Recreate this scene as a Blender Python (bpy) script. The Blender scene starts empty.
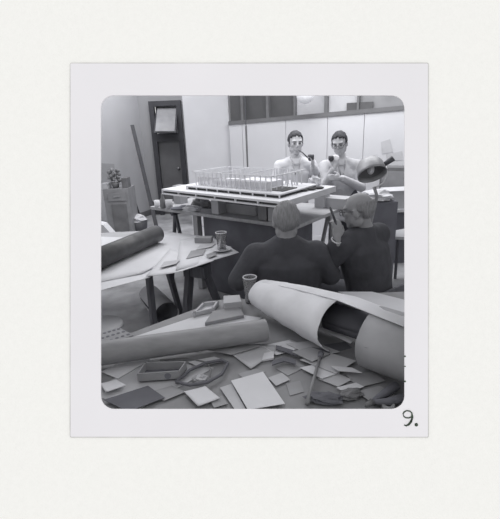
import bpy, bmesh, math, random
from mathutils import Vector, Matrix, Euler
random.seed(9)
SC = bpy.context.scene
COL = SC.collection
# ---------------------------------------------------------------- camera, world, fill lights, exposure
F_PX, CAM_H = 405.0, 1.78
PITCH, ROLL = math.atan(.326), math.radians(2.3)
FW = Vector((0, math.cos(PITCH), -math.sin(PITCH)))
UP0 = Vector((0, math.sin(PITCH), math.cos(PITCH)))
RT = Vector((1, 0, 0)) * math.cos(ROLL) - UP0 * math.sin(ROLL)
UP = UP0 * math.cos(ROLL) + Vector((1, 0, 0)) * math.sin(ROLL)
CAM = Vector((0, 0, CAM_H))
cd = bpy.data.cameras.new('camera'); cam = bpy.data.objects.new('camera', cd); COL.objects.link(cam)
cd.sensor_fit = 'HORIZONTAL'; cd.sensor_width = 36; cd.lens = 36 * F_PX / 500
cam.matrix_world = Matrix.Translation(CAM) @ Matrix((RT, UP, -FW)).transposed().to_4x4()
SC.camera = cam
W = bpy.data.worlds.new('world'); SC.world = W; W.use_nodes = True
W.node_tree.nodes['Background'].inputs[0].default_value = (1, 1, 1, 1)
W.node_tree.nodes['Background'].inputs[1].default_value = 1.0
SC.view_settings.view_transform = 'Standard'; SC.view_settings.look = 'None'
SC.view_settings.exposure = 0; SC.view_settings.gamma = 1

def area_light(name, loc, size, energy, rot=(0, 0, 0), sy=None):
    l = bpy.data.lights.new(name, 'AREA'); l.energy = energy; l.shape = 'RECTANGLE'; l.size = size; l.size_y = sy or size
    o = bpy.data.objects.new(name, l); COL.objects.link(o); o.location = loc; o.rotation_euler = rot
    return o
area_light('overhead_fill_back', (1.2, 5.2, 3.3), 2.6, 95, sy=1.6)  # unseen area lights added overhead to light the room
area_light('overhead_fill_left', (-1.4, 4.6, 3.3), 1.6, 55, sy=2.0)
area_light('overhead_fill_far', (-1.6, 7.6, 3.3), 1.6, 45, sy=1.2)

def ray(x, y): return FW + RT * ((x - 250) / F_PX) + UP * ((259.5 - y) / F_PX)
def onz(x, y, z):
    v = ray(x, y); t = (z - CAM_H) / v.z; return CAM + v * t
def att(x, y, t): return CAM + ray(x, y) * t
def ony(x, y, Y):
    v = ray(x, y); return CAM + v * (Y / v.y)

# ---------------------------------------------------------------- materials
def mat(name, g, rough=.7, var=.08, scale=6, bump=0, tint=(.975, .98, 1.03), metal=0, emit=0, stretch=None, alpha=None, bscale=None):
    m = bpy.data.materials.new(name); m.use_nodes = True; nt = m.node_tree; N = nt.nodes
    b = N['Principled BSDF']
    c = tuple(min(1, g * k) for k in tint) if not isinstance(g, tuple) else g
    b.inputs['Roughness'].default_value = rough; b.inputs['Metallic'].default_value = metal
    b.inputs['Specular IOR Level'].default_value = .3
    tc = N.new('ShaderNodeTexCoord'); mp = N.new('ShaderNodeMapping'); nt.links.new(tc.outputs['Object'], mp.inputs[0])
    if stretch: mp.inputs['Scale'].default_value = stretch
    n = N.new('ShaderNodeTexNoise'); n.inputs['Scale'].default_value = scale; n.inputs['Detail'].default_value = 5
    nt.links.new(mp.outputs[0], n.inputs['Vector'])
    r = N.new('ShaderNodeValToRGB'); r.color_ramp.elements[0].position = .3; r.color_ramp.elements[1].position = .7
    r.color_ramp.elements[0].color = tuple(v * (1 - var) for v in c) + (1,)
    r.color_ramp.elements[1].color = tuple(min(1, v * (1 + var)) for v in c) + (1,)
    nt.links.new(n.outputs['Fac'], r.inputs[0]); nt.links.new(r.outputs[0], b.inputs['Base Color'])
    if bump:
        n2 = N.new('ShaderNodeTexNoise'); n2.inputs['Scale'].default_value = bscale or scale * 3; n2.inputs['Detail'].default_value = 4
        nt.links.new(mp.outputs[0], n2.inputs['Vector'])
        bp = N.new('ShaderNodeBump'); bp.inputs['Strength'].default_value = bump; bp.inputs['Distance'].default_value = .02
        nt.links.new(n2.outputs['Fac'], bp.inputs['Height']); nt.links.new(bp.outputs[0], b.inputs['Normal'])
    if emit:
        b.inputs['Emission Color'].default_value = c + (1,); b.inputs['Emission Strength'].default_value = emit
    return m
def glass(name, g=.9, body=.12):           # thin clear sheet: see-through, a glossy film by Fresnel and a little milkiness
    m = bpy.data.materials.new(name); m.use_nodes = True; N = m.node_tree.nodes; L_ = m.node_tree.links; N.clear()
    out = N.new('ShaderNodeOutputMaterial'); tr_ = N.new('ShaderNodeBsdfTransparent'); gl_ = N.new('ShaderNodeBsdfGlossy'); df = N.new('ShaderNodeBsdfDiffuse')
    tr_.inputs[0].default_value = (g, g, g * 1.01, 1); gl_.inputs['Roughness'].default_value = .06; df.inputs[0].default_value = (.6, .6, .62, 1)
    lw = N.new('ShaderNodeLayerWeight'); lw.inputs[0].default_value = .12
    a = N.new('ShaderNodeMixShader'); b = N.new('ShaderNodeMixShader'); b.inputs[0].default_value = body
    L_.new(lw.outputs['Fresnel'], a.inputs[0]); L_.new(tr_.outputs[0], a.inputs[1]); L_.new(gl_.outputs[0], a.inputs[2])
    L_.new(a.outputs[0], b.inputs[1]); L_.new(df.outputs[0], b.inputs[2]); L_.new(b.outputs[0], out.inputs[0])
    return m
DT = (.95, .96, 1.1)
M = dict(
    page=mat('page_paper', (.905, .90, .87), .95, .012, 60, .12, bscale=140),
    border=mat('print_border', (.815, .80, .825), .6, .015, 3),
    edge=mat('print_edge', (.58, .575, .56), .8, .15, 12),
    ink=mat('green_black_ink', (.035, .055, .035), .5, .7, 60),
    wallw=mat('white_plaster', .62, .9, .03, 3), wallg=mat('grey_plaster', .38, .9, .05, 2),
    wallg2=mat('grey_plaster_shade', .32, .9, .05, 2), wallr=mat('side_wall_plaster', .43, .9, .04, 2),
    panel=mat('partition_board', .6, .6, .03, 2), rail=mat('dark_rail', .16, .5), floor=mat('grey_floor', .34, .7, .3, 3.5),
    ceil=mat('ceiling_paint', .6, .9), doord=mat('dark_door_paint', .055, .5, .15, tint=DT), doorp=mat('door_leaf_paint', .15, .5, .2, 2),
    frost=mat('frosted_transom', .3, .3, .15, 5), winb=mat('bright_window', .5, .3, .05),
    wing=mat('grey_window', .1, .5, .12, 3), winm=mat('mid_window', .24, .4, .12, 3), steel=mat('cabinet_steel', .24, .5, .15), steeld=mat('cabinet_dark', .15, .5, .2),
    wood=mat('pale_table_wood', .36, .6, .12, 5, stretch=(1, 8, 1)), woodd=mat('dark_wood', .1, .6, .25, 6, stretch=(8, 8, 1), tint=DT),
    paper=mat('white_paper', .56, .8, .05, 5, .08), paper2=mat('light_grey_paper', .42, .8, .08, 5, .08),
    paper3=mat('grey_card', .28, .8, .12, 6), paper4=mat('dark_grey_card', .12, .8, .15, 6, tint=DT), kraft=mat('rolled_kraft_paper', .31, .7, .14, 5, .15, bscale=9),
    rollp=mat('loose_roll_paper', .64, .8, .07, 7, .2, bscale=9),
    tube=mat('cardboard_tube', .25, .5, .12, 9, stretch=(1, 4, 4)), tubed=mat('dark_cardboard_tube', .09, .45, .25, 9),
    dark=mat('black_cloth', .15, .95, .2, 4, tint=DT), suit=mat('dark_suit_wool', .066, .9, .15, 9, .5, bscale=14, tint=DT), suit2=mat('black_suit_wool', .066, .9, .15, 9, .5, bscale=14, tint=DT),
    trous=mat('trouser_cloth', .1, .9, tint=DT), shoe=mat('shoe_leather', .07, .4),
    coat=mat('white_coat_cotton', .62, .9, .05, 9, .5, bscale=12), coat2=mat('pale_grey_coat_cotton', .53, .9, .1, 7, .6, bscale=14), fold=mat('coat_edge', .45, .9),
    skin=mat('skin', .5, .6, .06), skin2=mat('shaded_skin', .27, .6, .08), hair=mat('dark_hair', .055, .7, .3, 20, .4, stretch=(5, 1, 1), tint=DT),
    hairg=mat('grey_hair', .24, .7, .22, 30, .5, stretch=(6, 1, 1)), black=mat('black_plastic', .075, .4, tint=DT), shirt=mat('white_shirt', .6, .8), eye=mat('eye_dark', .14, .5),
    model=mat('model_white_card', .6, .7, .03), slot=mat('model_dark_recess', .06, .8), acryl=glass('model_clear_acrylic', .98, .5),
    glass=glass('drinking_glass', .97, .16), drink=mat('dark_coffee', .09, .3), metal=mat('brushed_metal', .3, .5, .2, 7, metal=.35, bump=.2),
    metald=mat('reflector_inside', .17, .5, .15), white=mat('white_enamel', .56, .4), mid=mat('mid_grey_paint', .22, .6, .15), globe=mat('lamp_globe', .66, .4, 0, emit=.25),
    smudge=mat('wall_drawing_grey', .5, .9, .12, 4),
)
# ---------------------------------------------------------------- mesh helpers
class MB:
    def __init__(s): s.bm = bmesh.new()
    def box(s, c, size, rz=0, R=None):
        m = Matrix.Translation(Vector(c)) @ (R.to_4x4() if R is not None else Matrix.Rotation(rz, 4, 'Z')) @ Matrix.Diagonal((*size, 1))
        bmesh.ops.create_cube(s.bm, size=1, matrix=m); return s
    def prism(s, pts, h, d=Vector((0, 0, 1))):
        a = [s.bm.verts.new(Vector(p)) for p in pts]; b = [s.bm.verts.new(Vector(p) + d * h) for p in pts]
        s.bm.faces.new(a[::-1]); s.bm.faces.new(b); n = len(a)
        for i in range(n): s.bm.faces.new((a[i], a[(i + 1) % n], b[(i + 1) % n], b[i]))
        return s
    def loft(s, rings, cap=True):   # rings: lists of Vectors
        R = [[s.bm.verts.new(p) for p in r] for r in rings]; n = len(R[0])
        for a, b in zip(R, R[1:]):
            for i in range(n): s.bm.faces.new((a[i], a[(i + 1) % n], b[(i + 1) % n], b[i]))
        if cap: s.bm.faces.new(R[0][::-1]); s.bm.faces.new(R[-1])
        return s
    def tube(s, pts, r, n=12, cap=True, sq=1):
        pts = [Vector(p) for p in pts]; rs = r if isinstance(r, (list, tuple)) else [r] * len(pts); rings = []
        for i, p in enumerate(pts):
            t = (pts[min(i + 1, len(pts) - 1)] - pts[max(i - 1, 0)]).normalized()
            h = Vector((0, 0, 1)) if abs(t.z) < .9 else Vector((0, 1, 0))
            a = t.cross(h).normalized(); b = a.cross(t)
            rings.append([p + a * math.cos(k * 2 * math.pi / n) * rs[i] + b * math.sin(k * 2 * math.pi / n) * rs[i] * sq for k in range(n)])
        return s.loft(rings, cap)
    def lathe(s, c, prof, n=24, axis=None, cap=True):
        c = Vector(c); q = Vector((0, 0, 1)).rotation_difference(Vector(axis)) if axis is not None else Matrix.Identity(3)
        rings = [[c + q @ Vector((r * math.cos(k * 2 * math.pi / n), r * math.sin(k * 2 * math.pi / n), z)) for k in range(n)] for r, z in prof]
        return s.loft(rings, cap)
    def ell(s, c, rad, R=None, n=20):
        m = Matrix.Translation(Vector(c)) @ (R.to_4x4() if R is not None else Matrix.Identity(4)) @ Matrix.Diagonal((*rad, 1))
        bmesh.ops.create_uvsphere(s.bm, u_segments=n, v_segments=n // 2 + 2, radius=1, matrix=m); return s
    def cap(s, p0, r0, p1, r1, n=14):
        p0, p1 = Vector(p0), Vector(p1); t = (p1 - p0).normalized(); pts, rs = [], []
        for k in range(4): a = math.pi / 2 * (k + .3) / 4; pts.append(p0 - t * r0 * math.cos(a)); rs.append(r0 * math.sin(a))
        pts.append(p0); rs.append(r0); pts.append(p1); rs.append(r1)
        for k in range(4): a = math.pi / 2 * (3.7 - k) / 4; pts.append(p1 + t * r1 * math.cos(a)); rs.append(r1 * math.sin(a))
        return s.tube(pts, rs, n)
    def build(s, name, m, parent=None, smooth=False, bevel=0, voxel=0, sm=6, origin=None):
        bmesh.ops.recalc_face_normals(s.bm, faces=s.bm.faces)
        vs = [v.co for v in s.bm.verts]
        if parent is None and origin is None:
            lo = [min(v[i] for v in vs) for i in range(3)]; hi = [max(v[i] for v in vs) for i in range(3)]
            origin = Vector(((lo[0] + hi[0]) / 2, (lo[1] + hi[1]) / 2, lo[2]))
        off = parent.location if parent is not None else origin
        if parent is not None and parent.parent is not None: off = parent.location + parent.parent.location
        bmesh.ops.translate(s.bm, verts=s.bm.verts, vec=-Vector(off))
        me = bpy.data.meshes.new(name); s.bm.to_mesh(me); s.bm.free()
        o = bpy.data.objects.new(name, me); COL.objects.link(o); me.materials.append(m)
        if parent is None: o.location = off
        else: o.parent = parent
        if voxel:
            md = o.modifiers.new('r', 'REMESH'); md.mode = 'VOXEL'; md.voxel_size = voxel
            ms = o.modifiers.new('s', 'SMOOTH'); ms.iterations = sm; ms.factor = .5
            dg = bpy.context.evaluated_depsgraph_get(); dg.update()
            nm = bpy.data.meshes.new_from_object(o.evaluated_get(dg)); o.modifiers.clear(); o.data = nm; me = nm
            if not me.materials: me.materials.append(m)
            smooth = True
        if bevel:
            bv = o.modifiers.new('b', 'BEVEL'); bv.width = bevel; bv.segments = 2; bv.limit_method = 'ANGLE'
        if smooth:
            for p in me.polygons: p.use_smooth = True
        return o
def tag(o, label, cat, group=None):
    o['label'] = label; o['category'] = cat
    if group: o['group'] = group
    return o
def thing(name, loc, label, cat, group=None):
    o = bpy.data.objects.new(name, None); COL.objects.link(o); o.location = Vector(loc); o.empty_display_size = .1
    return tag(o, label, cat, group)
def struct(o): o['kind'] = 'structure'; return o
def stuff(o): o['kind'] = 'stuff'; return o

# ---------------------------------------------------------------- the page and the print mounted on it, standing as the room's front panel
PD = 1.25
def pg(x, y, dz=0): return CAM + FW * (PD + dz) + RT * ((x - 250) / F_PX * PD) + UP * ((259.5 - y) / F_PX * PD)
def rrect(x0, y0, x1, y1, r, n=8):
    P = []
    for cx, cy, a0 in ((x1 - r, y0 + r, -90), (x1 - r, y1 - r, 0), (x0 + r, y1 - r, 90), (x0 + r, y0 + r, 180)):
        for k in range(n + 1):
            a = math.radians(a0 + 90 * k / n); P.append((cx + r * math.cos(a), cy + r * math.sin(a)))
    return P
def ring(outer, inner, d0, d1, name, m, parent=None):
    mb = MB()
    loops = [[mb.bm.verts.new(pg(x, y, d)) for x, y in L] for L, d in ((outer, d0), (inner, d0), (inner, d1), (outer, d1))]
    n = len(outer)
    for a, b in zip(loops, loops[1:] + loops[:1]):
        for i in range(n): mb.bm.faces.new((a[i], a[(i + 1) % n], b[(i + 1) % n], b[i]))
    return mb.build(name, m, parent)
big = rrect(-450, -190, 950, 715, 1)
hole = rrect(101.3, 95.8, 404.2, 408.8, 13)
page = ring(big, rrect(98, 92.5, 407.5, 412, 13), 0.0, .012, 'album_page', M['page'])
tag(page, 'large sheet of off-white textured paper around the mounted print', 'page')
pr = thing('photograph_print', pg(250, 436, -.002), 'pale square print with rounded opening and handwritten 9, mounted on the white page', 'photograph')
ring(rrect(71, 64, 427.5, 436.3, 1.2), hole, -.0035, -.0005, 'border', M['border'], pr)
e = ring(rrect(70.2, 63.1, 428.3, 437.2, 1.6), rrect(71.1, 64.1, 427.4, 436.2, 1.2), -.003, -.0005, 'grey_edge', M['edge'], pr)  # thin ring round the print, greyer than its border
nine = [(402.6, 413.4), (403.8, 411.3), (406.3, 410.2), (409.3, 410.6), (411.4, 412.5), (411.9, 414.8), (410.9, 416.3), (408.5, 417.4), (405.4, 417.3), (403.2, 415.8), (402.6, 413.4)]
mb = MB(); mb.tube([pg(x, y, -.0037) for x, y in nine], .0021, 6)
mb.tube([pg(x, y, -.0037) for x, y in ((411.4, 412.8), (411.9, 416.5), (410.6, 421), (408.3, 424), (405.5, 425.2), (403.6, 424.4))], [.0021, .0034, .0036, .0034, .0026, .0016], 6)
mb.build('handwritten_nine', M['ink'], pr, True)
MB().lathe(pg(415.8, 424.2, -.0037), [(.0054, -.0006), (.0054, .0006)], 12, axis=FW).build('full_stop', M['ink'], pr)
for x, y, r in ((404.5, 356, .0028), (404.6, 366, .0022), (404.5, 381, .003)):
    MB().lathe(pg(x, y, -.0037), [(r, -.0006), (r, .0006)], 8, axis=FW).build('ink_spot', M['ink'], pr)

# ---------------------------------------------------------------- room shell
def slab(name, x0, y0, x1, y1, z0, z1, th, m):
    a, b = Vector((x0, y0, 0)), Vector((x1, y1, 0)); d = (b - a).normalized(); n = Vector((-d.y, d.x, 0)) * th
    return struct(MB().prism([a + Vector((0, 0, z0)), b + Vector((0, 0, z0)), b + n + Vector((0, 0, z0)), a + n + Vector((0, 0, z0))], z1 - z0).build(name, m))
CEIL = 3.4
struct(MB().prism([(-4.6, .75, -.1), (4.6, .75, -.1), (4.6, 9.6, -.1), (-4.6, 9.6, -.1)], .1).build('floor', M['floor']))
struct(MB().prism([(-4.6, 2.3, CEIL), (4.6, 2.3, CEIL), (4.6, 9.6, CEIL), (-4.6, 9.6, CEIL)], .1).build('ceiling', M['ceil']))
DY = 9.0                                   # plane of the door wall
cnr = ony(138, 97, DY); cl = cnr.x
slab('wall_left', -4.4, 3.2, cl - .02, DY, 0, CEIL, .1, M['wallr'])
dx0, dx1 = ony(149, 101, DY).x, ony(181, 102, DY).x; dtop = ony(165, 101, DY).z
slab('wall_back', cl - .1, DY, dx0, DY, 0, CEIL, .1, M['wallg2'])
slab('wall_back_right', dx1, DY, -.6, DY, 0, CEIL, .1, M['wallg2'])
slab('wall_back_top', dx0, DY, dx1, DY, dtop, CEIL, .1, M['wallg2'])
slab('wall_right', 4.2, 9.4, 4.2, 2.0, 0, CEIL, .1, M['wallg'])
# white column between door and partition
pY = 7.7; px0, px1 = ony(184, 120, pY).x, ony(229, 120, pY).x
slab('wall_column', px0, pY, px1, pY - .05, 0, CEIL, 1.3, M['wallw'])
# partition with high window strip
A, B = Vector((px1, 7.55, 0)), Vector((3.9, 4.95, 0)); wd = (B - A).normalized(); wn = Vector((-wd.y, wd.x, 0))
def onw(x, y):                              # where a view ray meets the partition plane
    v = ray(x, y); t = (A - CAM).dot(wn) / v.dot(wn); return CAM + v * t
r0, r1 = onw(229, 125), onw(404, 110)
def railz(p): return r0.z + (r1.z - r0.z) * ((p - r0).dot(wd) / (r1 - r0).dot(wd))
def walled(name, pa, pb, za, zb, ta, tb, off, th, m, parent=None, make=True):
    a0 = A + wd * pa; b0 = A + wd * pb
    pts = [Vector((a0.x, a0.y, za)), Vector((b0.x, b0.y, zb)), Vector((b0.x, b0.y, tb)), Vector((a0.x, a0.y, ta))]
    o = MB().prism([p + wn * off for p in pts], th, wn).build(name, m, parent)
    return o if parent is not None else struct(o)
L = (B - A).length
rz0, rz1 = railz(A), railz(B)
edges = [0] + [(onw(x, 150) - A).dot(wd) for x in (243, 286, 327, 363)] + [L]
for i in range(5):
    walled('wall_partition', edges[i] + .004, edges[i + 1] - .004, 0, 0, railz(A + wd * edges[i]), railz(A + wd * edges[i + 1]), 0, .05, M['panel'])
walled('wall_partition_core', 0, L, 0, 0, rz0, rz1, .05, .04, M['wallg'])
walled('trim_rail', 0, L, rz0, rz1, rz0 + .06, rz1 + .06, -.02, .12, M['rail'])
walled('wall_above_partition', 0, L, 2.75, 2.75, CEIL, CEIL, 0, .1, M['wallg'])
cuts = [(229, 241, 'wing'), (243, 266, 'wing'), (269, 293, 'wing'), (296, 324, 'winb'), (328, 356, 'winb'), (360, 404, 'winm')]
wp = [0] + [(onw(x, 105) - A).dot(wd) for x in (242, 267.5, 294.5, 326, 358)] + [L]
for i in range(6):
    zz0, zz1 = railz(A + wd * wp[i]) + .06, railz(A + wd * wp[i + 1]) + .06
    walled('window_%d' % (i + 1), wp[i], wp[i + 1], zz0, zz1, 2.75, 2.75, .06, .01, M[cuts[i][2]])
    if 0 < i:
        q = A + wd * wp[i]; w = .05 if i in (1, 2, 4) else .03
        walled('trim_mullion', wp[i] - w / 2, wp[i] + w / 2, zz0, zz0, 2.75, 2.75, -.01, .09, M['rail'])
# grey panel leaning behind the glass of the fifth window
a1, a2 = (onw(346, 112) - A).dot(wd), (onw(372, 112) - A).dot(wd)
o = walled('grey_board', a1, a2, railz(onw(346, 112)) + .062, railz(onw(372, 112)) + .062, onw(346, 103).z, onw(372, 101.5).z, .02, .02, M['wing']); del o['kind']
tag(o, 'dark grey board standing on the rail against the high window', 'board')
gl = onw(313, 97); MB().ell(gl - wn * .3 + Vector((0, 0, .02)), (.13, .13, .13)).build('g', M['globe'], None, True).name = 'globe_lamp'
g = bpy.data.objects['globe_lamp']; tag(g, 'white glass globe lamp hanging before the high windows', 'lamp')
MB().tube([gl - wn * .3 + Vector((0, 0, .12)), gl - wn * .3 + Vector((0, 0, CEIL - gl.z))], .006).build('cord', M['black'], g)
# drawings pinned on the partition at right
for q, lb in (([(381, 142), (390, 139), (393, 152), (382, 154)], 'faint grey drawing pinned high on the white partition beside the wall end'),
              ([(386, 154), (402, 151), (403, 160), (387, 161)], 'faint wide grey drawing pinned below the smaller one on the partition')):
    tag(MB().prism([onw(x, y) - wn * .006 for x, y in q], .004, wn).build('wall_drawing', M['smudge']), lb, 'drawing')

# door with tilted transom
d = MB(); dw = dx1 - dx0
for bx in (((dx0 + .05, DY - .03, dtop / 2), (.1, .14, dtop)), ((dx1 - .05, DY - .03, dtop / 2), (.1, .14, dtop)), ((dx0 + dw / 2, DY - .03, dtop - .05), (dw - .2, .14, .1)), ((dx0 + dw / 2, DY - .03, dtop - .72), (dw - .2, .14, .16))): d.box(*bx)
door = struct(d.build('door_1', M['doord']))
leaf = MB().box((dx0 + dw / 2, DY + .02, (dtop - .8) / 2), (dw - .2, .04, dtop - .8)).build('door_leaf', M['doorp'], door)
MB().box((dx0 + dw / 2, DY + .09, dtop - .37), (dw - .2, .01, .56)).build('transom_opening', M['smudge'], door)
tr = MB().box((dx0 + dw / 2 + .02, DY - .2, dtop - .37), (dw - .27, .03, .6), R=Euler((math.radians(-40), math.radians(2), 0)).to_matrix()).build('transom', M['frost'], door)
MB().box((dx0 + dw / 2 + .02, DY - .19, dtop - .37), (dw - .21, .02, .66), R=Euler((math.radians(-40), math.radians(2), 0)).to_matrix()).build('transom_frame', M['doord'], tr)
MB().ell((dx1 - .17, DY - .02, 1.0), (.03, .04, .03)).build('door_handle', M['metal'], leaf, True)
p = ony(150, 203, DY - .05)
bb = slab('baseboard_back', cl, DY - .02, dx0 - .0, DY - .02, 0, .3, .02, M['doord'])
# dark skirting along the left wall
a, b = Vector((-4.4, 3.2, 0)), Vector((cl - .02, DY, 0)); dd = (b - a).normalized(); nn = Vector((dd.y, -dd.x, 0)) * .02
struct(MB().prism([a, b, b + nn, a + nn], .12).build('baseboard_left', M['steeld']))
# floor seams as thin inlaid strips on the right
for i, (p, q) in enumerate((((392, 232), (386, 300)), ((404, 262), (372, 262)), ((379, 240), (372, 300)))):
    a, b = onz(*p, .001), onz(*q, .001); v = (b - a).normalized() * 1; s_ = Vector((-v.y, v.x, 0)).normalized() * .008
    struct(MB().prism([a - s_, b - s_, b + s_, a + s_], .002).build('trim_floor_seam', M['dark']))

# ---------------------------------------------------------------- people
def rotfrom(f, up=Vector((0, 0, 1))):       # local x right, y forward, z up
    f = Vector(f).normalized(); r = f.cross(up).normalized(); u = r.cross(f); return Matrix((r, f, u)).transposed()
def head_prims(mb, c, R, s=1):
    P = lambda x, y, z: Vector(c) + R @ Vector((x, y, z)) * s
    E = lambda x, y, z, a, b, d: mb.ell(P(x, y, z), (a * s, b * s, d * s), R)
    E(0, -.012, .028, .074, .094, .088); E(0, .03, -.035, .056, .062, .075); E(0, .06, -.09, .03, .026, .022)
    E(0, .066, .03, .056, .022, .018); E(0, .092, -.018, .013, .02, .014)
    mb.cap(P(0, .084, .02), .009 * s, P(0, .103, -.014), .011 * s)
    E(0, .084, -.055, .024, .012, .008); E(0, .082, -.066, .02, .011, .007)
    for k in (-1, 1):
        E(.076 * k, -.005, -.008, .012, .022, .032); E(.04 * k, .06, -.012, .02, .02, .02); E(.048 * k, .0, -.06, .02, .04, .035)
V3 = Vector
def face_parts(root, c, R, s=1, brow='hair', specs=False, hm='hair', bald=0, cut=.0):
    P = lambda x, y, z: Vector(c) + R @ Vector((x, y, z)) * s
    for k in (-1, 1):
        MB().ell(P(.03 * k, .0765, .003), (.011 * s, .007 * s, .0045 * s), R).build('eye', M['eye'], root, True)
        MB().cap(P(.016 * k, .091, .026), .004, P(.047 * k, .08, .027), .003).build('eyebrow', M[brow], root, True)
    MB().cap(P(-.02, .094, -.06), .0022, P(.02, .094, -.06), .0022).build('mouth', M['smudge'], root, True)
    # hair shell
    mb = MB(); mb.ell(P(0, -.016, .03), (.083 * s, .103 * s, .098 * s), R, 32)
    for v in mb.bm.verts:
        l = v.co - V3(P(0, -.016, .03)); v.co += l.normalized() * .004 * math.sin(70 * l.x + 3) * math.sin(60 * l.y + 90 * l.z)
    Ri = R.inverted(); dele = []
    for f in mb.bm.faces:
        l = (Ri @ (f.calc_center_median() - Vector(c))) / s
        hairline = .075 - bald * .03
        keep = (l.z > .08 + .3 * max(0, l.y - .03) - .25 * abs(l.x)) or (l.y < .015 and l.z > -.0) or (l.y < -.045 and l.z > -.075)
        if bald and (l.z > .06 or l.y > -.01): keep = False
        if not keep: dele.append(f)
    bmesh.ops.delete(mb.bm, geom=dele, context='FACES')
    h = mb.build('hair', M[hm], root, True); sd = h.modifiers.new('s', 'SOLIDIFY'); sd.thickness = .012
    if specs:
        g = MB()
        for k in (-1, 1):
            g.tube([P(.034 * k + .026 * math.cos(a), .103, .003 + .021 * math.sin(a)) for a in [i * math.pi / 8 for i in range(17)]], .0024, 6)
            g.tube([P(.06 * k, .1, .01), P(.079 * k, .05, .012), P(.081 * k, -.005, .008)], .003, 6)
        g.tube([P(-.01, .106, .008), P(.01, .106, .008)], .003, 6)
        g.build('glasses', M['black'], root, True)
def hand_prims(mb, w, d, n, side=1, curl=.6, s=1):
    # w wrist, d direction of the hand, n palm normal (the way the palm faces)
    d = Vector(d).normalized(); n = (Vector(n) - d * Vector(n).dot(d)).normalized(); a = d.cross(n) * side
    w = Vector(w); R = Matrix((a, d, n)).transposed()
    mb.ell(w + d * .045 * s, (.042 * s, .052 * s, .016 * s), R); mb.cap(w - d * .03, .026, w + d * .02, .025)
    for i, (o, l) in enumerate(((-.03, .062), (-.011, .075), (.01, .07), (.029, .055))):
        p = w + d * .085 * s + a * o * s; ang = 0; r = .0095 * s
        for k, seg in enumerate((.45, .32, .23)):
            ang += curl * (.9 if k else .6); q = p + (d * math.cos(ang) + n * math.sin(ang)) * l * seg * 1.15 * s
            mb.cap(p, r, q, r * .9, 8); p = q; r *= .9
    p = w + d * .03 * s - a * .033 * s; q = p + (d * .6 - a * .6 + n * .35).normalized() * .038 * s
    mb.cap(p, .0125 * s, q, .011 * s, 8); mb.cap(q, .011 * s, q + (d * .8 + n * .5 - a * .1).normalized() * .03 * s, .009 * s, 8)
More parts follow.
